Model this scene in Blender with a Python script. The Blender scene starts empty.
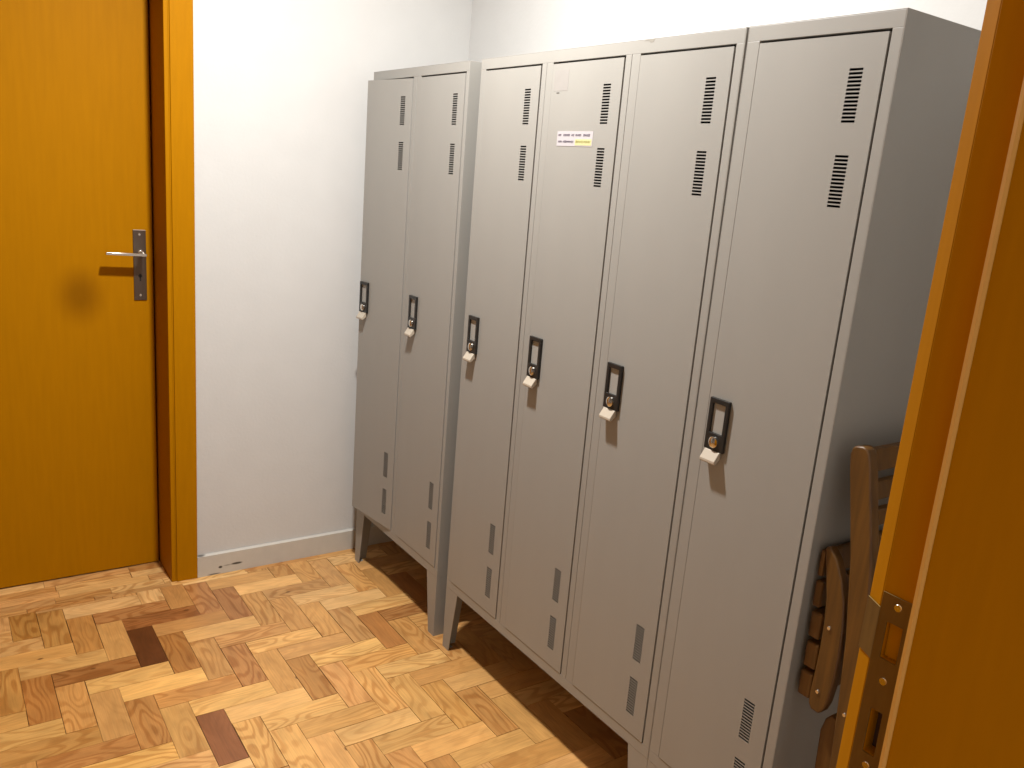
import bpy, bmesh, math, random
from mathutils import Vector, Matrix
random.seed(7)
sc = bpy.context.scene
COL = sc.collection
PI = math.pi

# ------------------------------------------------------------------ materials
def lin(c):
    return tuple(((v/255)/12.92 if v/255 <= 0.04045 else ((v/255+0.055)/1.055)**2.4) for v in c) + (1.0,)

def base_mat(name, rgb, rough=0.5, metal=0.0, spec=0.5):
    m = bpy.data.materials.new(name); m.use_nodes = True
    nt = m.node_tree; b = nt.nodes['Principled BSDF']
    b.inputs['Base Color'].default_value = rgb
    b.inputs['Roughness'].default_value = rough
    b.inputs['Metallic'].default_value = metal
    b.inputs['Specular IOR Level'].default_value = spec
    return m, nt, b

def N(nt, t, **kw):
    n = nt.nodes.new(t)
    for k, v in kw.items():
        if hasattr(n, k): setattr(n, k, v)
        else: n.inputs[k].default_value = v
    return n

def noise_mat(name, rgb, rough=0.5, metal=0.0, scale=(6, 6, 6), nscale=4.0, amount=0.08, bump=0.0, bscale=200.0, spec=0.5, bdist=0.001):
    """paint or metal whose colour wanders a little, with an optional fine relief"""
    m, nt, b = base_mat(name, rgb, rough, metal, spec)
    tc = N(nt, 'ShaderNodeTexCoord')
    mp = N(nt, 'ShaderNodeMapping'); mp.inputs['Scale'].default_value = scale
    nt.links.new(tc.outputs['Object'], mp.inputs['Vector'])
    no = N(nt, 'ShaderNodeTexNoise'); no.inputs['Scale'].default_value = nscale; no.inputs['Detail'].default_value = 5
    nt.links.new(mp.outputs['Vector'], no.inputs['Vector'])
    r = N(nt, 'ShaderNodeMapRange'); r.inputs['From Min'].default_value = 0.25; r.inputs['From Max'].default_value = 0.75
    r.inputs['To Min'].default_value = 1-amount; r.inputs['To Max'].default_value = 1+amount
    nt.links.new(no.outputs['Fac'], r.inputs['Value'])
    mx = N(nt, 'ShaderNodeMix', data_type='RGBA', blend_type='MULTIPLY'); mx.inputs[0].default_value = 1
    mx.inputs[6].default_value = rgb
    nt.links.new(r.outputs['Result'], mx.inputs[7])
    nt.links.new(mx.outputs[2], b.inputs['Base Color'])
    if bump:
        n2 = N(nt, 'ShaderNodeTexNoise'); n2.inputs['Scale'].default_value = bscale; n2.inputs['Detail'].default_value = 3
        nt.links.new(mp.outputs['Vector'] if bscale < 0 else tc.outputs['Object'], n2.inputs['Vector'])
        n2.inputs['Scale'].default_value = abs(bscale)
        bp = N(nt, 'ShaderNodeBump'); bp.inputs['Strength'].default_value = bump; bp.inputs['Distance'].default_value = bdist
        nt.links.new(n2.outputs['Fac'], bp.inputs['Height'])
        nt.links.new(bp.outputs['Normal'], b.inputs['Normal'])
    return m, nt, b, mx

def blots(nt, b, mx, spots, dark):
    """scuffs and soft dark patches of a fixed shape: (centre, half size xyz, strength, softness)"""
    tc = N(nt, 'ShaderNodeTexCoord')
    src = mx.outputs[2]
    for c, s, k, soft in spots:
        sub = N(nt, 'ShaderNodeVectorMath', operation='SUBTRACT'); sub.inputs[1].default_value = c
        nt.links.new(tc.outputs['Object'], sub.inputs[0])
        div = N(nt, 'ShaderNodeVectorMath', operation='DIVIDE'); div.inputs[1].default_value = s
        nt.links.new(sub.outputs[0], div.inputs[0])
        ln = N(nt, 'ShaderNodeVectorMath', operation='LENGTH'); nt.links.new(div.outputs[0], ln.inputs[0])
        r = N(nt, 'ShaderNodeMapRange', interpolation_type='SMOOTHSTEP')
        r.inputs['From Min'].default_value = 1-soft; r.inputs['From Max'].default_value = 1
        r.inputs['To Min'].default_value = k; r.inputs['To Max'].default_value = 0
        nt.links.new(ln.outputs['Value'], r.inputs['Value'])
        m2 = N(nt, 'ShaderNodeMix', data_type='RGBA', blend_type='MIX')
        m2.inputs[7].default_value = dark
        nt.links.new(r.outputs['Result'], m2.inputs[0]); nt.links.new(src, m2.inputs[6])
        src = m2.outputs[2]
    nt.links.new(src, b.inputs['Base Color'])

M = {}
M['wall'] = noise_mat('white_wall_paint', lin((198, 198, 197)), 0.85, amount=0.02, nscale=1.5, bump=0.25, bscale=90, bdist=0.002, spec=0.2)[0]
M['ceiling'] = noise_mat('white_ceiling_paint', lin((236, 234, 230)), 0.9, amount=0.01, spec=0.2)[0]
M['locker'] = noise_mat('grey_enamel', lin((143, 141, 136)), 0.45, amount=0.025, scale=(3, 3, 1), nscale=3, bump=0.08, bscale=160, bdist=0.0006)[0]
M['orange'] = noise_mat('orange_gloss_paint', lin((164, 109, 0)), 0.55, spec=0.06, scale=(14, 14, 1.2), nscale=6, amount=0.05, bump=0.10, bscale=-5, bdist=0.002)[0]
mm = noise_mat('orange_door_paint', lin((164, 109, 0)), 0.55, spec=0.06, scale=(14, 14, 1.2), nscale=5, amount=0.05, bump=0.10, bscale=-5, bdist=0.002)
blots(mm[1], mm[2], mm[3], [((-0.888, 0.185, 1.000), (0.098, 0.3, 0.125), 0.62, 0.9)], lin((108, 64, 0)))  # one darker soft-edged oval on the leaf, beside and below the lever
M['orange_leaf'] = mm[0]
mm = noise_mat('skirting_paint', lin((190, 186, 178)), 0.55, amount=0.03, nscale=5)
blots(mm[1], mm[2], mm[3], [((-0.487, 0, 0.026), (0.009, 0.05, 0.006), 0.95, 0.5), ((-0.462, 0, 0.029), (0.022, 0.05, 0.004), 0.45, 0.8),
                            ((-0.428, 0, 0.030), (0.026, 0.05, 0.0055), 0.9, 0.5), ((-0.556, 0, 0.082), (0.022, 0.05, 0.006), 0.8, 0.7),
                            ((-0.51, 0, 0.003), (0.03, 0.05, 0.004), 0.7, 0.6)], lin((45, 36, 30)))
M['skirting'] = mm[0]
M['steel'] = noise_mat('satin_steel', lin((112, 100, 90)), 0.42, 1.0, scale=(60, 60, 2), amount=0.08)[0]
M['bright_steel'] = noise_mat('polished_steel', lin((215, 208, 198)), 0.22, 1.0, amount=0.03)[0]
M['brass_steel'] = noise_mat('tarnished_strike_metal', lin((120, 98, 54)), 0.5, 0.85, scale=(30, 30, 6), amount=0.15)[0]
M['black'] = noise_mat('black_plastic', lin((26, 25, 24)), 0.42, amount=0.1)[0]
M['card'] = noise_mat('pale_card_pocket', lin((150, 148, 143)), 0.4, amount=0.03)[0]
M['chrome'] = noise_mat('chrome', lin((205, 200, 192)), 0.14, 1.0, amount=0.02)[0]
M['tab'] = noise_mat('ivory_tab', lin((170, 160, 145)), 0.4, amount=0.03)[0]
M['seal'] = noise_mat('cream_rubber_seal', lin((196, 146, 66)), 0.6, amount=0.04)[0]
M['paper'] = noise_mat('paper_label', lin((170, 165, 168)), 0.7, amount=0.02)[0]
M['ink'] = noise_mat('faded_ink', lin((84, 74, 88)), 0.8, amount=0.1)[0]
M['hilite'] = noise_mat('yellow_highlighter', lin((182, 177, 130)), 0.7, amount=0.04)[0]
M['olive_ink'] = noise_mat('ink_under_highlighter', lin((112, 106, 36)), 0.8, amount=0.1)[0]
M['scuff'] = noise_mat('grey_scuff', lin((128, 124, 116)), 0.6, amount=0.1)[0]
M['residue'] = noise_mat('tape_residue', lin((142, 138, 134)), 0.6, amount=0.04)[0]
M['pocket'] = noise_mat('dark_bolt_pocket', lin((60, 36, 22)), 0.8, amount=0.1)[0]
M['rubber'] = noise_mat('dark_screw_slot', lin((30, 24, 18)), 0.6, amount=0.1)[0]

def chair_wood():
    m, nt, b = base_mat('varnished_beech', lin((150, 104, 58)), 0.45)
    tc = N(nt, 'ShaderNodeTexCoord'); mp = N(nt, 'ShaderNodeMapping'); mp.inputs['Scale'].default_value = (40, 40, 3)
    nt.links.new(tc.outputs['Object'], mp.inputs['Vector'])
    no = N(nt, 'ShaderNodeTexNoise'); no.inputs['Scale'].default_value = 2; no.inputs['Detail'].default_value = 5
    nt.links.new(mp.outputs['Vector'], no.inputs['Vector'])
    cr = N(nt, 'ShaderNodeValToRGB')
    cr.color_ramp.elements[0].position = 0.3; cr.color_ramp.elements[0].color = lin((74, 48, 14))
    cr.color_ramp.elements[1].position = 0.7; cr.color_ramp.elements[1].color = lin((100, 67, 22))
    nt.links.new(no.outputs['Fac'], cr.inputs['Fac']); nt.links.new(cr.outputs['Color'], b.inputs['Base Color'])
    return m
M['chairwood'] = chair_wood()

def parquet_wood():
    """grain runs along U of every block; the corner attribute 'tone' carries each block's own wood colour"""
    m, nt, b = base_mat('oiled_parquet', (0.5, 0.3, 0.1, 1), 0.36)
    L = nt.links.new
    uv = N(nt, 'ShaderNodeUVMap'); uv.uv_map = 'UVMap'
    at = N(nt, 'ShaderNodeAttribute'); at.attribute_name = 'tone'
    # cathedral figure: contour lines of a slow field stretched along the grain
    mp = N(nt, 'ShaderNodeMapping'); mp.inputs['Scale'].default_value = (4.2, 15, 1); L(uv.outputs['UV'], mp.inputs['Vector'])
    n1 = N(nt, 'ShaderNodeTexNoise'); n1.inputs['Scale'].default_value = 1; n1.inputs['Detail'].default_value = 1.2; n1.inputs['Roughness'].default_value = 0.35
    L(mp.outputs['Vector'], n1.inputs['Vector'])
    mu = N(nt, 'ShaderNodeMath', operation='MULTIPLY'); mu.inputs[1].default_value = 62; L(n1.outputs['Fac'], mu.inputs[0])
    sn = N(nt, 'ShaderNodeMath', operation='SINE'); L(mu.outputs[0], sn.inputs[0])
    r1 = N(nt, 'ShaderNodeMapRange', interpolation_type='SMOOTHSTEP'); r1.inputs['From Min'].default_value = -0.3; r1.inputs['From Max'].default_value = 1.0
    r1.inputs['To Min'].default_value = 0; r1.inputs['To Max'].default_value = 1; L(sn.outputs[0], r1.inputs['Value'])
    # fine fibres
    mp2 = N(nt, 'ShaderNodeMapping'); mp2.inputs['Scale'].default_value = (9, 260, 1); L(uv.outputs['UV'], mp2.inputs['Vector'])
    n2 = N(nt, 'ShaderNodeTexNoise'); n2.inputs['Scale'].default_value = 1; n2.inputs['Detail'].default_value = 4; L(mp2.outputs['Vector'], n2.inputs['Vector'])
    # soft clouding
    mp3 = N(nt, 'ShaderNodeMapping'); mp3.inputs['Scale'].default_value = (9, 22, 1); L(uv.outputs['UV'], mp3.inputs['Vector'])
    n3 = N(nt, 'ShaderNodeTexNoise'); n3.inputs['Scale'].default_value = 1; n3.inputs['Detail'].default_value = 3; L(mp3.outputs['Vector'], n3.inputs['Vector'])
    # figure strength comes and goes between blocks
    mk = N(nt, 'ShaderNodeMapping'); mk.inputs['Scale'].default_value = (1.3, 2.4, 1); L(uv.outputs['UV'], mk.inputs['Vector'])
    n4 = N(nt, 'ShaderNodeTexNoise'); n4.inputs['Scale'].default_value = 1.0; n4.inputs['Detail'].default_value = 0; L(mk.outputs['Vector'], n4.inputs['Vector'])
    r4 = N(nt, 'ShaderNodeMapRange', interpolation_type='SMOOTHSTEP'); r4.inputs['From Min'].default_value = 0.38; r4.inputs['From Max'].default_value = 0.62
    r4.inputs['To Min'].default_value = 0.16; r4.inputs['To Max'].default_value = 0.62; L(n4.outputs['Fac'], r4.inputs['Value'])
    fig = N(nt, 'ShaderNodeMath', operation='MULTIPLY'); L(r1.outputs['Result'], fig.inputs[0]); L(r4.outputs['Result'], fig.inputs[1])
    dk = N(nt, 'ShaderNodeMix', data_type='RGBA', blend_type='MULTIPLY'); dk.inputs[0].default_value = 1
    L(at.outputs['Color'], dk.inputs[6]); dk.inputs[7].default_value = (0.60, 0.44, 0.28, 1)
    mxa = N(nt, 'ShaderNodeMix', data_type='RGBA'); L(fig.outputs[0], mxa.inputs[0]); L(at.outputs['Color'], mxa.inputs[6]); L(dk.outputs[2], mxa.inputs[7])
    r2 = N(nt, 'ShaderNodeMapRange'); r2.inputs['From Min'].default_value = 0.3; r2.inputs['From Max'].default_value = 0.7
    r2.inputs['To Min'].default_value = 0.88; r2.inputs['To Max'].default_value = 1.09; L(n2.outputs['Fac'], r2.inputs['Value'])
    r3 = N(nt, 'ShaderNodeMapRange'); r3.inputs['From Min'].default_value = 0.3; r3.inputs['From Max'].default_value = 0.7
    r3.inputs['To Min'].default_value = 0.84; r3.inputs['To Max'].default_value = 1.1; L(n3.outputs['Fac'], r3.inputs['Value'])
    pr = N(nt, 'ShaderNodeMath', operation='MULTIPLY'); L(r2.outputs['Result'], pr.inputs[0]); L(r3.outputs['Result'], pr.inputs[1])
    mxb = N(nt, 'ShaderNodeMix', data_type='RGBA', blend_type='MULTIPLY'); mxb.inputs[0].default_value = 1
    L(mxa.outputs[2], mxb.inputs[6]); L(pr.outputs[0], mxb.inputs[7])
    # knots: rare dark dots
    mv = N(nt, 'ShaderNodeMapping'); mv.inputs['Scale'].default_value = (5, 9, 1); L(uv.outputs['UV'], mv.inputs['Vector'])
    vo = N(nt, 'ShaderNodeTexVoronoi', voronoi_dimensions='2D'); vo.inputs['Scale'].default_value = 1; L(mv.outputs['Vector'], vo.inputs['Vector'])
    rv = N(nt, 'ShaderNodeMapRange', interpolation_type='SMOOTHSTEP'); rv.inputs['From Min'].default_value = 0.015; rv.inputs['From Max'].default_value = 0.06
    rv.inputs['To Min'].default_value = 0.75; rv.inputs['To Max'].default_value = 0; L(vo.outputs['Distance'], rv.inputs['Value'])
    sp = N(nt, 'ShaderNodeSeparateColor'); L(vo.outputs['Color'], sp.inputs[0])
    gt = N(nt, 'ShaderNodeMath', operation='GREATER_THAN'); gt.inputs[1].default_value = 0.86; L(sp.outputs[0], gt.inputs[0])
    kf = N(nt, 'ShaderNodeMath', operation='MULTIPLY'); L(rv.outputs['Result'], kf.inputs[0]); L(gt.outputs[0], kf.inputs[1])
    mxk = N(nt, 'ShaderNodeMix', data_type='RGBA'); mxk.inputs[7].default_value = lin((70, 36, 14))
    L(kf.outputs[0], mxk.inputs[0]); L(mxb.outputs[2], mxk.inputs[6])
    L(mxk.outputs[2], b.inputs['Base Color'])
    bp = N(nt, 'ShaderNodeBump'); bp.inputs['Strength'].default_value = 0.12; bp.inputs['Distance'].default_value = 0.0008
    L(n2.outputs['Fac'], bp.inputs['Height']); L(bp.outputs['Normal'], b.inputs['Normal'])
    return m
M['parquet'] = parquet_wood()
M['joint'] = noise_mat('dark_parquet_joint', lin((66, 40, 18)), 0.8, amount=0.1)[0]

# ------------------------------------------------------------------ mesh helpers
def B(): return bmesh.new()

def box(bm, x0, x1, y0, y1, z0, z1):
    vs = [bm.verts.new((x, y, z)) for x in (x0, x1) for y in (y0, y1) for z in (z0, z1)]
    for f in ((0, 1, 3, 2), (4, 6, 7, 5), (0, 4, 5, 1), (2, 3, 7, 6), (0, 2, 6, 4), (1, 5, 7, 3)):
        bm.faces.new([vs[i] for i in f])
    return vs

def prism(bm, pts, axis, a, b):
    """polygon pts (two coords) extruded along axis 0/1/2 between a and b"""
    def mk(p, v):
        c = [p[0], p[1]]; c.insert(axis, v); return bm.verts.new(c)
    A = [mk(p, a) for p in pts]; Bv = [mk(p, b) for p in pts]
    n = len(pts)
    bm.faces.new(A[::-1]); bm.faces.new(Bv)
    for i in range(n): bm.faces.new((A[i], A[(i+1) % n], Bv[(i+1) % n], Bv[i]))

def cyl(bm, p0, p1, r0, r1=None, seg=20):
    r1 = r0 if r1 is None else r1
    p0 = Vector(p0); p1 = Vector(p1); d = (p1-p0).normalized()
    a = d.orthogonal().normalized(); c = d.cross(a)
    R0 = []; R1 = []
    for i in range(seg):
        t = 2*PI*i/seg; o = a*math.cos(t)+c*math.sin(t)
        R0.append(bm.verts.new(p0+o*r0)); R1.append(bm.verts.new(p1+o*r1))
    bm.faces.new(R0[::-1]); bm.faces.new(R1)
    for i in range(seg): bm.faces.new((R0[i], R0[(i+1) % seg], R1[(i+1) % seg], R1[i]))

def sheet(bm, axis, a, b, us, vs, holes):
    """slab between a and b on the axis; grid of breaks us x vs in the other two axes; cells in holes are left open"""
    def P(u, v, w):
        c = [u, v]; c.insert(axis, w); return c
    cache = {}
    def V(i, j, k):
        if (i, j, k) not in cache: cache[(i, j, k)] = bm.verts.new(P(us[i], vs[j], (a, b)[k]))
        return cache[(i, j, k)]
    nu, nv = len(us)-1, len(vs)-1
    solid = lambda i, j: 0 <= i < nu and 0 <= j < nv and (i, j) not in holes
    for i in range(nu):
        for j in range(nv):
            if not solid(i, j): continue
            bm.faces.new((V(i, j, 0), V(i, j+1, 0), V(i+1, j+1, 0), V(i+1, j, 0)))
            bm.faces.new((V(i, j, 1), V(i+1, j, 1), V(i+1, j+1, 1), V(i, j+1, 1)))
            if not solid(i-1, j): bm.faces.new((V(i, j, 0), V(i, j, 1), V(i, j+1, 1), V(i, j+1, 0)))
            if not solid(i+1, j): bm.faces.new((V(i+1, j, 0), V(i+1, j+1, 0), V(i+1, j+1, 1), V(i+1, j, 1)))
            if not solid(i, j-1): bm.faces.new((V(i, j, 0), V(i+1, j, 0), V(i+1, j, 1), V(i, j, 1)))
            if not solid(i, j+1): bm.faces.new((V(i, j+1, 0), V(i, j+1, 1), V(i+1, j+1, 1), V(i+1, j+1, 0)))

def link(name, bm, mat, parent=None, bevel=0.0, smooth=False, loc=None, mats=None):
    bmesh.ops.recalc_face_normals(bm, faces=bm.faces)
    me = bpy.data.meshes.new(name); bm.to_mesh(me); bm.free()
    for m in (mats or [mat]): me.materials.append(m)
    if smooth:
        for p in me.polygons: p.use_smooth = True
    o = bpy.data.objects.new(name, me); COL.objects.link(o)
    if parent: o.parent = parent
    if loc: o.location = loc
    if bevel:
        md = o.modifiers.new('bevel', 'BEVEL'); md.width = bevel; md.segments = 2; md.limit_method = 'ANGLE'; md.angle_limit = math.radians(40)
        if hasattr(md, 'harden_normals'): md.harden_normals = False
    if smooth:
        try:
            me.set_sharp_from_angle(angle=math.radians(35))
        except Exception: pass
    return o

def empty(name, loc, label=None, cat=None, group=None, kind=None):
    o = bpy.data.objects.new(name, None); COL.objects.link(o); o.location = loc
    o.empty_display_size = 0.1
    if label: o['label'] = label
    if cat: o['category'] = cat
    if group: o['group'] = group
    if kind: o['kind'] = kind
    return o

def struct(name, bm, mat, label, cat, **kw):
    o = link(name, bm, mat, **kw); o['kind'] = 'structure'; o['label'] = label; o['category'] = cat
    return o

# ------------------------------------------------------------------ the room
XR = 0.4314           # right wall
XL = -4.2            # left wall
YB = 0.012            # back wall face
YF = -2.5556          # face of the near wall, room side
YF2 = -2.715          # its hall side
ZC = 2.64
XJ = -0.6547          # right reveal of the far door
XJ2 = -1.455

bm = B()
box(bm, XJ, XR+0.12, YB, YB+0.24, 0, ZC); box(bm, XL-0.12, XJ2, YB, YB+0.24, 0, ZC); box(bm, XJ2, XJ, YB, YB+0.24, 2.05, ZC)
struct('wall_back', bm, M['wall'], 'white painted far wall around the orange door', 'wall')
bm = B(); box(bm, XR, XR+0.12, YF, YB, 0, ZC)
struct('wall_right', bm, M['wall'], 'white painted wall behind the grey lockers', 'wall')
bm = B(); box(bm, XL-0.12, XL, YF, YB, 0, ZC)
struct('wall_left', bm, M['wall'], 'white painted left wall of the locker room', 'wall')
NJ = -0.6647          # rebate face of the near door frame (right side)
NJ2 = -1.465
bm = B()
box(bm, NJ+0.03, XR+0.12, YF2, YF, 0, ZC); box(bm, XL-0.12, NJ2-0.03, YF2, YF, 0, ZC); box(bm, NJ2-0.03, NJ+0.03, YF2, YF, 2.08, ZC)
struct('wall_front', bm, M['wall'], 'white near wall holding the open doorway', 'wall')
bm = B(); box(bm, XL-0.12, XR+0.12, YF2, YB+0.24, ZC, ZC+0.1)
struct('ceiling', bm, M['ceiling'], 'white painted ceiling of the locker room', 'ceiling')

# floor: every parquet block is its own little raised slab in the floor mesh
W = 0.0762; LB = 3*W
OX, OY = -0.779, -0.723     # top-left corner of one pale lengthways block
PALE = [(222, 178, 112), (214, 168, 102), (226, 184, 120), (206, 158, 94), (216, 172, 110)]
MID = [(200, 150, 86), (192, 142, 80), (206, 156, 94), (184, 132, 72), (198, 150, 90)]
DEEP = [(170, 116, 62), (162, 108, 58), (176, 124, 70)]
blocks = []     # x0,x1,y0,y1,dir,colour
# wood colour of the blocks that can be told apart in the photograph (a point on the block, colour)
PICK = [(-0.807, -0.367, (96, 54, 26)), (-0.753, -0.439, (172, 118, 60)), (-0.957, -0.212, (180, 128, 66)), (-1.04, -0.16, (186, 136, 70)), (-1.109, -0.066, (178, 128, 62)), (-0.885, -0.294, (196, 146, 82)), (-0.976, -0.433, (150, 100, 52)), (-0.889, -0.508, (222, 172, 98)), (-1.072, -0.354, (208, 160, 92)), (-1.174, -0.282, (196, 146, 80)), (-1.12, -0.468, (166, 112, 56)), (-1.188, -0.405, (180, 130, 66)), (-0.761, -0.145, (166, 116, 66)), (-0.749, -0.216, (146, 94, 50)), (-0.786, -0.61, (220, 170, 96)), (-1.119, -0.538, (166, 112, 54)), (-1.046, -0.612, (188, 136, 74)), (-0.964, -0.672, (194, 144, 82)), (-0.891, -0.753, (178, 126, 68)), (-0.84, -0.806, (204, 154, 86)), (-0.964, -0.445, (150, 102, 54)), (-1.156, -0.657, (206, 158, 88)), (-1.115, -0.726, (186, 136, 72)), (-1.021, -0.808, (176, 122, 66)), (-0.95, -0.876, (212, 162, 88)), (-1.189, -0.581, (198, 148, 80)), (-0.848, -0.678, (190, 136, 74)), (-1.187, -0.787, (178, 124, 66)), (-0.578, -0.138, (176, 124, 72)), (-0.505, -0.228, (164, 114, 66)), (-0.422, -0.308, (200, 150, 86)), (-0.355, -0.354, (196, 146, 84)), (-0.581, -0.36, (214, 166, 100)), (-0.513, -0.454, (200, 148, 86)), (-0.441, -0.513, (214, 166, 98)), (-0.414, -0.597, (200, 150, 88)), (-0.665, -0.526, (194, 144, 82)), (-0.589, -0.608, (182, 128, 72)), (-0.515, -0.677, (196, 146, 82)), (-0.732, -0.46, (170, 116, 58)), (-0.429, -0.107, (206, 156, 92)), (-0.362, -0.139, (218, 170, 104)), (-0.256, -0.08, (192, 142, 80)), (-0.598, -0.276, (190, 138, 78)), (-0.441, -0.714, (186, 134, 72)), (-0.678, -0.091, (182, 132, 74)), (-0.743, -0.915, (146, 92, 54)), (-0.745, -0.694, (178, 122, 70)), (-0.817, -0.851, (208, 158, 86)), (-0.679, -0.756, (218, 170, 98)), (-0.601, -0.825, (220, 172, 104)), (-0.524, -0.892, (216, 168, 98)), (-0.67, -0.962, (212, 162, 92)), (-0.587, -1.038, (214, 164, 94)), (-0.73, -1.024, (204, 152, 88)), (-0.533, -0.984, (206, 156, 88)), (-0.349, -0.624, (200, 150, 84)), (-0.291, -0.698, (214, 168, 98)), (-0.427, -0.778, (196, 142, 80)), (-0.382, -0.842, (206, 152, 90)), (-0.203, -0.753, (204, 152, 84)), (-0.271, -0.919, (204, 154, 88)), (-0.238, -1.012, (206, 158, 90)), (-0.141, -0.861, (214, 168, 100)), (-0.148, -1.059, (204, 152, 82)), (-0.37, -1.07, (220, 172, 104)), (-0.418, -0.965, (210, 160, 94)), (-0.292, -1.128, (208, 160, 92)), (-0.449, -1.151, (206, 154, 88)), (-0.53, -1.076, (212, 160, 94)), (-0.235, -1.192, (212, 160, 92)), (-0.367, -1.202, (192, 140, 80)), (-0.035, -0.947, (190, 140, 78)), (0.03, -0.87, (196, 146, 84)), (-0.042, -1.133, (190, 138, 76)), (0.007, -1.25, (206, 156, 88)), (-0.121, -1.326, (212, 162, 92)), (-0.016, -1.39, (196, 144, 78)), (-0.061, -1.046, (198, 148, 82))]
def tone(d, cx, cy):
    hx, hy = (LB/2, W/2) if d == 0 else (W/2, LB/2)
    for ax, ay, c in PICK:
        if abs(cx-ax) < hx and abs(cy-ay) < hy: return c
    r = random.random()
    if d == 0: return random.choice(PALE) if r < 0.5 else (random.choice(MID) if r < 0.96 else random.choice(DEEP))  # lengthways blocks come out pale more often: finish sheen put into the colour
    return random.choice(PALE) if r < 0.15 else (random.choice(MID) if r < 0.92 else random.choice(DEEP))
X0, X1, Y0, Y1 = XL, XR, YF2-0.6, YB-0.0
for i in range(-60, 61):
    for j in range(-12, 13):
        ox = OX + i*W + 6*W*j; oy = OY - i*W
        blocks.append((ox, ox+LB, oy-W, oy, 0)); blocks.append((ox, ox+W, oy-W-LB, oy-W, 1))
bm = B()
uvl = bm.loops.layers.uv.new('UVMap'); colr = bm.loops.layers.float_color.new('tone')
def slab(x0, x1, y0, y1, d, c):
    g = random.choice((0.0003, 0.0005, 0.0007, 0.0012))
    h = random.uniform(-0.0004, 0.0002)
    su, sv = random.uniform(0, 60), random.uniform(0, 60)
    a, b, cc, e = x0+g, x1-g, y0+g, y1-g
    if b-a < 0.004 or e-cc < 0.004: return
    k = random.uniform(0.95, 1.05)
    lc = lin([min(255, v*k*q) for v, q in zip(c, (1.0, 1.0, 1.03))])
    top = [bm.verts.new(p) for p in ((a, cc, h), (b, cc, h), (b, e, h), (a, e, h))]
    bot = [bm.verts.new((v.co.x, v.co.y, -0.006)) for v in top]
    fs = [bm.faces.new(top)] + [bm.faces.new((bot[q], bot[(q+1) % 4], top[(q+1) % 4], top[q])) for q in range(4)]
    for f in fs:
        for l in f.loops:
            x, y = l.vert.co.x-x0, l.vert.co.y-y0
            l[uvl].uv = ((x if d == 0 else y)+su, (y if d == 0 else x)+sv)
            l[colr] = lc
for x0, x1, y0, y1, d in blocks:
    cx, cy = (x0+x1)/2, (y0+y1)/2
    x0, x1 = max(x0, X0), min(x1, X1); y0, y1 = max(y0, Y0), min(y1, -0.022)
    if x1-x0 > 0.004 and y1-y0 > 0.004: slab(x0, x1, y0, y1, d, tone(d, cx, cy))
# lengthways strips in the far doorway and along the skirting
rows = [(-0.022, 0.006), (0.006, 0.048), (0.048, 0.096), (0.096, 0.14), (0.14, 0.186), (0.186, 0.26)]
for k, (a, b) in enumerate(rows):
    x = XJ2 - random.uniform(0, 0.15)
    while x < (XJ if k else XR):
        w = random.uniform(0.16, 0.30); e = min(x+w, XJ if k else XR)
        slab(x, e, a, b, 0, random.choice(MID + PALE[:2]))
        x += w
nface = len(bm.faces)
sub = [bm.verts.new(p) for p in ((XL-0.1, Y0, -0.005), (XR+0.1, Y0, -0.005), (XR+0.1, 0.27, -0.005), (XL-0.1, 0.27, -0.005))]
low = [bm.verts.new((v.co.x, v.co.y, -0.06)) for v in sub]
fl = [bm.faces.new(sub), bm.faces.new(low[::-1])] + [bm.faces.new((low[q], low[(q+1) % 4], sub[(q+1) % 4], sub[q])) for q in range(4)]
for f in fl: f.material_index = 1
struct('floor', bm, None, 'worn herringbone parquet floor of pale and brown wood blocks', 'floor', mats=[M['parquet'], M['joint']])

def skirting(name, pts, axis, a, b, label):
    bm = B(); prism(bm, pts, axis, a, b)
    return struct(name, bm, M['skirting'], label, 'baseboard')
skirting('baseboard_back', [(0.0, 0), (YB, 0), (YB, 0.082), (0.006, 0.082), (0.0, 0.078)], 0, -0.5679, XR, 'white scuffed skirting board along the far wall')
skirting('baseboard_right', [(XR-0.012, 0), (XR, 0), (XR, 0.082), (XR-0.006, 0.082), (XR-0.012, 0.078)], 1, YF, -0.0005, 'white skirting board behind the lockers')

# ------------------------------------------------------------------ far door
d1 = empty('door_1', (0, 0, 0), 'closed orange door with steel lever handle in the far wall', 'door', kind='structure')
bm = B(); box(bm, XJ2+0.006, -0.6605, 0.185, 0.225, 0.004, 2.028)
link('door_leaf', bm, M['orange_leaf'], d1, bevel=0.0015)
bm = B()
# casing: jamb linings with the stop behind the leaf, and the face boards
for s in (1, -1):
    xr = XJ if s > 0 else XJ2
    f = lambda x: xr + s*x
    def bx(a, b, *r):
        a, b = f(a), f(b); box(bm, min(a, b), max(a, b), *r)
    bx(-0.0005, 0.012, 0.004, 0.245, 0, 2.05)          # lining
    bx(-0.0185, -0.0005, 0.227, 0.245, 0, 2.035)       # stop
    bx(0.0165, 0.0868, 0.0, YB, 0, 2.118)            # face board
    bx(0.012, 0.0165, 0.0045, YB, 0, 2.05)             # recessed joint
box(bm, XJ2, XJ, 0.004, 0.245, 2.035, 2.05)
box(bm, XJ2-0.0165, XJ+0.0165, 0.0, YB, 2.048, 2.118)
link('door_frame', bm, M['orange'], d1, bevel=0.0012)
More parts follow.
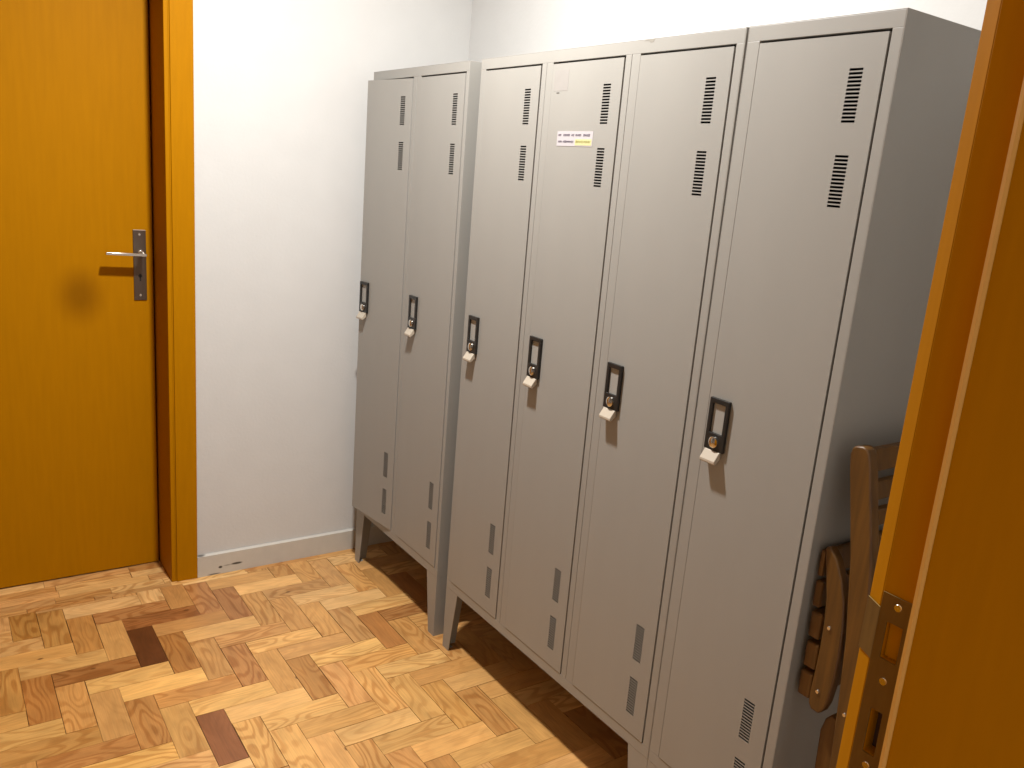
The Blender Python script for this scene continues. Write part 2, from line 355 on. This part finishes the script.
# handle
bm = B(); box(bm, -0.7229, -0.6822, 0.1815, 0.1852, 0.983, 1.2207)
hp = link('handle_plate', bm, M['steel'], d1, bevel=0.0012)
bm = B()
cyl(bm, (-0.7005, 0.182, 1.1436), (-0.7005, 0.172, 1.1436), 0.0105)
cyl(bm, (-0.7005, 0.174, 1.1436), (-0.7005, 0.131, 1.1430), 0.0075)
prism(bm, [(-0.6925, 1.1380), (-0.6925, 1.1476), (-0.8130, 1.1510), (-0.8170, 1.1494), (-0.8170, 1.1424)], 1, 0.1185, 0.1375)
lv = link('lever', bm, M['bright_steel'], hp, bevel=0.001, smooth=True)
lv['label'] = 'bright steel lever'
bm = B()
cyl(bm, (-0.7026, 0.1818, 1.066), (-0.7026, 0.1808, 1.066), 0.0062); box(bm, -0.7052, -0.7, 0.1808, 0.1818, 1.048, 1.066)
kh = link('keyhole', bm, M['rubber'], hp); kh['label'] = 'dark keyhole'
for z in (1.205, 1.000):
    bm = B(); cyl(bm, (-0.7026, 0.1818, z), (-0.7026, 0.1797, z), 0.0052, 0.0038)
    s = link('screw', bm, M['bright_steel'], hp, smooth=True)

# ------------------------------------------------------------------ near doorway (the photographer stands in it)
d2 = empty('door_2', (0, 0, 0), 'orange frame of the near doorway with a metal strike plate', 'doorway', kind='structure')
bm = B()
YA = -2.5443           # face of the room side boards
YS = -2.5915           # start of the stop
XS = -0.6800           # face of the stop
# right side: rebate lining with pockets behind the strike plate
us = [YS, -2.5776, -2.5662, -2.5640, YF+0.001]
us = [YS, -2.5785, -2.5763, -2.5656, -2.5641, YF+0.0005]
zs = [0, 1.0395, 1.0812, 1.1284, 1.1612, 2.05]
sheet(bm, 0, NJ, NJ+0.022, us, zs, {(2, 1), (1, 3), (2, 3), (3, 3)})
box(bm, NJ+0.022, NJ+0.03, YF2, YF+0.0005, 0, 2.08)
box(bm, XS, NJ+0.022, YF2, YS, 0, 2.05)                       # stop
prism(bm, [(NJ+0.0004, YF+0.0008), (NJ+0.0100, YA+0.0054), (NJ+0.075, YA+0.0054), (NJ+0.075, YF+0.0008)], 2, 0, 2.125)   # face board, room side
box(bm, NJ+0.0012, NJ+0.075, YF2-0.011, YF2, 0, 2.125)        # face board, hall side
box(bm, NJ+0.0040, NJ+0.022, -2.5762, -2.5642, 1.1285, 1.1611)    # painted back of the latch recess
# left side and head
box(bm, NJ2-0.03, NJ2, YF2, YF, 0, 2.05); box(bm, NJ2, NJ2+0.0153, YF2, YS, 0, 2.05)
box(bm, NJ2-0.075, NJ2-0.0012, YF, YA, 0, 2.125); box(bm, NJ2-0.075, NJ2-0.0012, YF2-0.011, YF2, 0, 2.125)
box(bm, NJ2, NJ, YF2, YF, 2.05, 2.08); box(bm, NJ2, NJ, YF2, YS, 2.035, 2.05)
box(bm, NJ2, NJ, YF, YA, 2.055, 2.125); box(bm, NJ2, NJ, YF2-0.011, YF2, 2.055, 2.125)
link('door_frame', bm, M['orange'], d2, bevel=0.0008)
bm = B()
prism(bm, [(XS-0.0012, -2.5950), (XS-0.0030, -2.5930), (XS-0.0022, -2.5900), (NJ-0.0002, -2.5900), (NJ-0.0002, YS), (XS-0.0001, YS), (XS-0.0001, -2.5950)], 2, 0.002, 2.035)
o = link('seal_strip', bm, M['seal'], d2, smooth=True); o['label'] = 'cream rubber seal strip'
# the leaf of this doorway stands open against the left side of the room
bm = B(); box(bm, NJ2+0.004, NJ2+0.043, YS+0.003, YS+0.003+0.79, 0.006, 2.045)
link('door_leaf', bm, M['orange'], d2, bevel=0.0015)
# strike plate with latch and bolt openings and the lip that wraps the board edge
bm = B()
us = [-2.5828, -2.5785, -2.5763, -2.5656, -2.5641, -2.5564]
zs = [1.006, 1.0395, 1.0812, 1.1284, 1.1612, 1.1852]
sheet(bm, 0, NJ-0.0016, NJ-0.0001, us, zs, {(2, 1), (1, 3), (2, 3), (3, 3)})
prism(bm, [(NJ-0.0016, -2.5564), (NJ+0.0084, -2.5386), (NJ+0.0099, -2.5386), (NJ+0.0000, -2.5560)], 2, 1.1225, 1.1705)
sp = link('strike_plate', bm, M['brass_steel'], d2, bevel=0.0004); sp['label'] = 'tarnished metal strike plate'
bm = B(); box(bm, NJ+0.0125, NJ+0.0215, -2.5762, -2.5657, 1.0397, 1.0810)
o = link('bolt_pocket', bm, M['pocket'], sp); o['label'] = 'dark bolt pocket'
for z in (1.1765, 1.1092, 1.0284):
    bm = B(); cyl(bm, (NJ-0.0014, -2.5712, z), (NJ-0.0024, -2.5712, z), 0.0036, 0.0030)
    box(bm, NJ-0.00255, NJ-0.0023, -2.5738, -2.5686, z-0.0004, z+0.0004)
    link('screw', bm, M['bright_steel'], sp, smooth=True)

# ------------------------------------------------------------------ lockers
H = 1.80; ZB = 0.2102; DEP = 0.405
ZD0, ZD1 = 0.2405, 1.7672     # door bottom and top
VENT = [(1.6262, 1.7136), (1.4856, 1.5730), (0.4265, 0.5150), (0.2880, 0.3790)]

def vent_bm(y0, y1, z0, z1):
    n = 14; bm = B()
    p = (z1-z0)/(n*1.62-0.62); zs = [z0]
    for k in range(n):
        zs.append(zs[-1]+p)
        if k < n-1: zs.append(zs[-1]+p*0.62)
    m = 0.0011
    full = [z0-m] + zs + [z1+m]
    sheet(bm, 0, 0.0, 0.0003, [y0-m, y0, y1, y1+m], full, {(1, 1+2*k) for k in range(n)})
    return bm

def make_door(parent, hy, w, ajar=0.0):
    """door hinged at local y = hy (its right edge), leaf reaches w to the left"""
    bm = B()
    v0, v1 = 0.0361, 0.0622; m = 0.0011
    zs = [ZD0]
    for a, b in sorted(VENT): zs += [a-m, b+m]
    zs += [ZD1]
    sheet(bm, 0, 0.0, 0.0012, [0, v0-m, v1+m, w], zs, {(1, 1), (1, 3), (1, 5), (1, 7)})
    # folded edges
    box(bm, 0.0011, 0.018, 0.0, 0.0012, ZD0, ZD1); box(bm, 0.0011, 0.018, w-0.0012, w, ZD0, ZD1)
    box(bm, 0.0011, 0.018, 0.0012, w-0.0012, ZD0, ZD0+0.0012); box(bm, 0.0011, 0.018, 0.0012, w-0.0012, ZD1-0.0012, ZD1)
    # stiffening back fold
    box(bm, 0.0168, 0.018, 0.0012, 0.02, ZD0, ZD1); box(bm, 0.0168, 0.018, w-0.02, w-0.0012, ZD0, ZD1)
    door = link('door', bm, M['locker'], parent, loc=(-0.0012, hy, 0))
    door.rotation_euler.z = ajar
    for a, b in VENT:
        link('vent', vent_bm(v0, v1, a, b), M['locker'], door)
    # recessed pull: black surround, pale pocket, chrome cam lock, ivory hasp tab
    y1 = w-0.0085; y0 = y1-0.0505; z0, z1 = 0.9868, 1.0940
    bm = B()
    sheet(bm, 0, -0.0075, 0.0, [y0, y0+0.0088, y1-0.0088, y1], [z0, 1.0222, 1.0835, z1], {(1, 1)})
    link('handle', bm, M['black'], door, bevel=0.0012)
    bm = B(); box(bm, -0.0022, -0.0002, y0+0.0089, y1-0.0089, 1.0223, 1.0834)
    o = link('handle_pocket', bm, M['card'], door); o['label'] = 'pale grey pocket inside the black handle'
    yc = (y0+y1)/2
    bm = B()
    cyl(bm, (-0.0074, yc, 1.0045), (-0.0115, yc, 1.0045), 0.0122, 0.0116, 24); cyl(bm, (-0.0115, yc, 1.0045), (-0.0145, yc, 1.0045), 0.0116, 0.0070, 24)
    o = link('lock_cylinder', bm, M['chrome'], door, smooth=True); o['label'] = 'chrome lock cylinder'
    bm = B()
    prism(bm, [(-0.0030, 0.9866), (-0.0082, 0.9866), (-0.0205, 0.9690), (-0.0208, 0.9640), (-0.0175, 0.9612), (-0.0030, 0.9720)], 1, y0+0.0065, y1-0.0045)
    o = link('hasp_tab', bm, M['tab'], door, bevel=0.0012); o['label'] = 'ivory coloured hasp tab'
    return door

def leg_bm(sy, sx):
    """angle-section sheet leg, outer corner at the local origin; sy: +1 runs towards +y, sx likewise in depth"""
    bm = B(); t = 0.0025; zt = ZB+0.001
    def wedge(ax):
        pts = [(0, 0), (0.036, 0), (0.068, zt), (0, zt)]
        if ax == 'y': prism(bm, [(sy*p, z) for p, z in pts], 0, 0 if sx > 0 else -t, t if sx > 0 else 0)
        else:
            pts = [(t, 0), (0.046, 0), (0.070, zt), (t, zt)]
            prism(bm, [(sx*p, z) for p, z in pts], 1, min(0, sy*t), max(0, sy*t))
    wedge('y'); wedge('x')
    box(bm, min(sx*t, sx*0.024), max(sx*t, sx*0.024), min(sy*t, sy*0.024), max(sy*t, sy*0.024), 0.0, 0.0022)
    return bm

def make_locker(yl, w, doors, label, x=0.0):
    t = empty('locker', (x, yl, 0), label, 'locker', 'grey steel lockers along the right wall')
    bm = B(); s = 0.0016
    # shell: sides, back, top, bottom
    box(bm, 0, DEP, -s, 0, ZB, H); box(bm, 0, DEP, -w, -w+s, ZB, H)
    box(bm, DEP-s, DEP, -w+s, -s, ZB, H); box(bm, 0, DEP-s, -w+s, -s, H-s, H); box(bm, 0, DEP-s, -w+s, -s, ZB, ZB+s)
    # inner partitions between compartments
    stiles = [0.0]
    for hy, dw, aj in doors: stiles += [hy+dw, hy]
    stiles.append(-w)
    link('body', bm, M['locker'], t, bevel=0.0005)
    bm = B()
    box(bm, 0, 0.018, -w+s, -s, ZD1+0.0046, H-s)        # head rail
    box(bm, 0, 0.018, -w+s, -s, ZB+s, ZD0-0.0016)       # foot rail
    for k in range(0, len(stiles), 2):
        a = stiles[k] - (0.0038 if 0 < k else s); b = stiles[k+1] + (0.0020 if k+1 < len(stiles)-1 else s)
        if k == 0: b = stiles[1]+0.0020
        za, zb = ZD0-0.0016, ZD1+0.0046
        if 0 < k < len(stiles)-2:
            # folded centre stile: two faces with a fine seam between
            mid = a + (b-a)*0.42
            box(bm, 0, 0.018, mid+0.0006, a, za, zb); box(bm, 0, 0.018, b, mid-0.0006, za, zb)
            box(bm, 0.003, 0.018, mid-0.0006, mid+0.0006, za, zb)
            box(bm, 0.018, DEP-s, mid-0.001, mid+0.001, ZB+s, H-s)
        else:
            box(bm, 0, 0.018, min(a, b), max(a, b), za, zb)
    link('front_frame', bm, M['locker'], t, bevel=0.0006)
    ds = [make_door(t, *d) for d in doors]
    for yy, sy in ((0.0, -1), (-w, 1)):
        for xx, sx in ((0.0005, 1), (DEP, -1)):
            link('leg', leg_bm(sy, sx), M['locker'], t, loc=(xx, yy, 0))
    return t, ds

L1, D1 = make_locker(-0.0947, 0.6295, [(-0.2893, 0.2625, -math.radians(-7.0)), (-0.6099, 0.2660, 0)],
                     'two-door grey steel locker standing in the far corner, farthest from the camera')
L2, D2 = make_locker(-0.7866, 0.9365, [(-0.2840, 0.2575, 0), (-0.5967, 0.2612, 0), (-0.9119, 0.2619, 0)],
                     'wide three-door grey steel locker in the middle, with a paper label on one door')
L3, D3 = make_locker(-1.7236, 0.3200, [(-0.2950, 0.2630, 0)],
                     'narrow single-door grey steel locker at the near end beside the folded chair')

L3.rotation_euler.x = 0.0026; L3.location.z = 0.0006      # leans a hair away, so the gap opens towards the top

# paper label on the middle door of the three-door locker (door local coords: y from hinge, z up)
dm = D2[1]; dy = lambda y: y - (-0.7866 - 0.5967)     # world y -> door local y
bm = B(); box(bm, -0.0006, -0.00005, dy(-1.3015), dy(-1.1640), 1.5752, 1.6098)
o = link('paper_label', bm, M['paper'], dm); o['label'] = 'white paper label with two printed lines'
bm = B(); box(bm, -0.00085, -0.0006, dy(-1.2985), dy(-1.2360), 1.5775, 1.5920)
o = link('highlighter_mark', bm, M['hilite'], dm); o['label'] = 'yellow highlighted strip of the paper label'
def scribble(bm, spans, zc, h):
    # illegibly small print: short upright strokes of uneven height
    for a, b in spans:
        y = a
        while y < b:
            wv = random.uniform(0.0011, 0.0020); hh = h*random.uniform(0.55, 1.0)
            ya, yb = dy(-1.1640-y-wv), dy(-1.1640-y)
            box(bm, -0.00100, -0.00085, ya, yb, zc-hh/2, zc+hh/2)
            if random.random() < 0.6: box(bm, -0.00100, -0.00085, ya-0.0009, ya, zc+hh/2-0.0014, zc+hh/2)
            y += wv + random.uniform(0.0010, 0.0016)
U = 0.1375/840
bm = B()
scribble(bm, [(30*U, 100*U), (150*U, 300*U), (345*U, 400*U), (440*U, 570*U), (625*U, 780*U)], 1.6008, 0.0062)
scribble(bm, [(30*U, 110*U), (150*U, 400*U)], 1.5855, 0.0062)
link('label_print', bm, M['ink'], dm)
bm = B(); scribble(bm, [(460*U, 610*U), (640*U, 790*U)], 1.5855, 0.0062)
link('label_print', bm, M['olive_ink'], dm)['label'] = 'olive print under the highlighter'
bm = B()
box(bm, -0.00025, -0.00003, dy(-1.1880), dy(-1.1320), 1.704, 1.752)
link('tape_residue', bm, M['residue'], dm)['label'] = 'faint tape residue patch at the top of the door'
bm = B(); box(bm, -0.0004, -0.00003, dy(-1.1560), dy(-1.1450), 1.6985, 1.7003)
link('scratch', bm, M['rubber'], dm)['label'] = 'short dark scratch'
# scuff on the head rail of the three-door locker
bm = B()
prism(bm, [(-1.441+0.7866, 1.7965), (-1.452+0.7866, 1.7990), (-1.475+0.7866, 1.7990), (-1.470+0.7866, 1.7925), (-1.462+0.7866, 1.7915), (-1.456+0.7866, 1.7955)], 0, -0.0003, 0.0)
link('scuff', bm, M['scuff'], L2)['label'] = 'grey scuff on the top rail'

# ------------------------------------------------------------------ folded wooden chair leaning on the single locker's side
ch = empty('folding_chair', (0.22, -2.20, 0), 'folded wooden slatted chair leaning against the side of the nearest locker', 'chair')
OXC, OYC = 0.22, -2.20
def poly_bar(bm, path, widths, x0, x1):
    """flat bar in the y-z plane following path, thickness from x0 to x1"""
    Lp = []; Rp = []
    n = len(path)
    for i, (y, z) in enumerate(path):
        a = path[max(0, i-1)]; b = path[min(n-1, i+1)]
        d = Vector((b[0]-a[0], b[1]-a[1])).normalized(); nrm = Vector((-d.y, d.x)); w = widths[i]/2
        Lp.append((y+nrm.x*w-OYC, z+nrm.y*w)); Rp.append((y-nrm.x*w-OYC, z-nrm.y*w))
    prism(bm, Lp+Rp[::-1], 0, x0-OXC, x1-OXC)
PY = [(0.0, -2.186), (0.40, -2.172), (0.616, -2.161), (0.735, -2.1525), (0.886, -2.133), (0.98, -2.114), (1.09, -2.0905)]
def post_y(z):
    for (z0, a), (z1, b) in zip(PY, PY[1:]):
        if z <= z1: return a + (b-a)*(z-z0)/(z1-z0)
    return PY[-1][1]
CX0, CX1 = 0.018, 0.408
for (xa, xb) in ((CX0, CX0+0.026), (CX1-0.026, CX1)):
    bm = B()
    zz = [0.0, 0.4, 0.616, 0.735, 0.81, 0.886, 0.94, 1.05, 1.072, 1.083, 1.0865]
    ww = [0.036, 0.038, 0.040, 0.040, 0.041, 0.041, 0.041, 0.040, 0.037, 0.028, 0.014]
    poly_bar(bm, [(post_y(z), z) for z in zz], ww, xa, xb)
    link('back_post', bm, M['chairwood'], ch, bevel=0.003, smooth=True)
for z0, z1 in ((1.040, 1.079), (0.990, 1.022), (0.945, 0.973), (0.900, 0.928)):
    bm = B(); yc0, yc1 = post_y(z0), post_y(z1)
    prism(bm, [(yc0-0.007-OYC, z0), (yc0+0.007-OYC, z0), (yc1+0.007-OYC, z1), (yc1-0.007-OYC, z1)], 0, CX0+0.0255-OXC, CX1-0.0255-OXC)
    link('back_slat', bm, M['chairwood'], ch, bevel=0.002)
seat_path = [(-2.0660, 0.886), (-2.0760, 0.866), (-2.0890, 0.832), (-2.0990, 0.795), (-2.1050, 0.745), (-2.1065, 0.690), (-2.1050, 0.640), (-2.1010, 0.595), (-2.0985, 0.575), (-2.0980, 0.566)]
seat_w = [0.010, 0.024, 0.033, 0.037, 0.040, 0.041, 0.041, 0.038, 0.030, 0.016]
for xa, xb in ((CX0, CX0+0.022), (CX1-0.022, CX1)):
    bm = B(); poly_bar(bm, seat_path, seat_w, xa, xb)
    link('seat_rail', bm, M['chairwood'], ch, bevel=0.003, smooth=True)
for k in range(5):
    zc = 0.850 - k*0.061
    yo = (-2.0525, -2.0530, -2.0550, -2.0560, -2.0550)[k]
    dep = (0.011, 0.016, 0.024, 0.027, 0.027)[k]
    bm = B(); box(bm, CX0+0.002-OXC, CX1-0.002-OXC, yo-dep-OYC, yo-OYC, zc-0.026, zc+0.026)
    link('seat_slat', bm, M['chairwood'], ch, bevel=0.004)
for xa, xb in ((CX0+0.0275, CX0+0.0475), (CX1-0.0475, CX1-0.0275)):
    bm = B()
    poly_bar(bm, [(-2.132, 0.0), (-2.128, 0.30), (-2.122, 0.52), (-2.124, 0.545), (-2.126, 0.560)], [0.036, 0.040, 0.042, 0.034, 0.016], xa, xb)
    link('rear_leg', bm, M['chairwood'], ch, bevel=0.003, smooth=True)
bm = B(); cyl(bm, (CX0+0.047-OXC, -2.129-OYC, 0.20), (CX1-0.047-OXC, -2.129-OYC, 0.20), 0.011)
link('stretcher', bm, M['chairwood'], ch, smooth=True)
for y, z, x in ((-2.0985, 0.7390, CX0), (-2.0990, 0.6080, CX0), (-2.1590, 0.5960, CX0)):
    bm = B(); cyl(bm, (x+0.001-OXC, y-OYC, z), (x-0.0025-OXC, y-OYC, z), 0.0042, 0.0032)
    o = link('bolt', bm, M['bright_steel'], ch, smooth=True); o['label'] = 'small bright bolt head'

# ------------------------------------------------------------------ light
ld = bpy.data.lights.new('ceiling_lamp', 'AREA'); ld.shape = 'DISK'; ld.size = 0.11; ld.energy = 53; ld.color = (1.0, 0.98, 0.94)
lo = bpy.data.objects.new('ceiling_lamp', ld); COL.objects.link(lo); lo.location = (-0.55, -1.14, 2.60)
w = bpy.data.worlds.new('hall_glow'); sc.world = w; w.use_nodes = True
w.node_tree.nodes['Background'].inputs['Color'].default_value = (1.0, 0.87, 0.70, 1)
w.node_tree.nodes['Background'].inputs['Strength'].default_value = 0.62

# ------------------------------------------------------------------ camera
f_px, yaw, pitch, roll = 849.66, 0.6143995, 0.2380315, 0.0825613
fw = Vector((math.sin(yaw)*math.cos(pitch), math.cos(yaw)*math.cos(pitch), -math.sin(pitch)))
r = Vector((math.cos(yaw), -math.sin(yaw), 0)); u = r.cross(fw)
r2 = r*math.cos(roll)+u*math.sin(roll); u2 = -r*math.sin(roll)+u*math.cos(roll)
cam = bpy.data.cameras.new('camera'); co = bpy.data.objects.new('camera', cam); COL.objects.link(co)
mw = Matrix((r2, u2, -fw)).transposed().to_4x4(); mw.translation = (-1.301664, -2.90155, 1.491791)
co.matrix_world = mw
cam.sensor_width = 36; cam.lens = f_px/1024*36; cam.clip_start = 0.02
sc.camera = co
vs = sc.view_settings
sc.display_settings.display_device = 'sRGB'
vs.view_transform = 'Standard'; vs.look = 'None'; vs.gamma = 1; vs.exposure = 0.33; vs.use_curve_mapping = False
sc.cycles.max_bounces = 10; sc.cycles.diffuse_bounces = 8
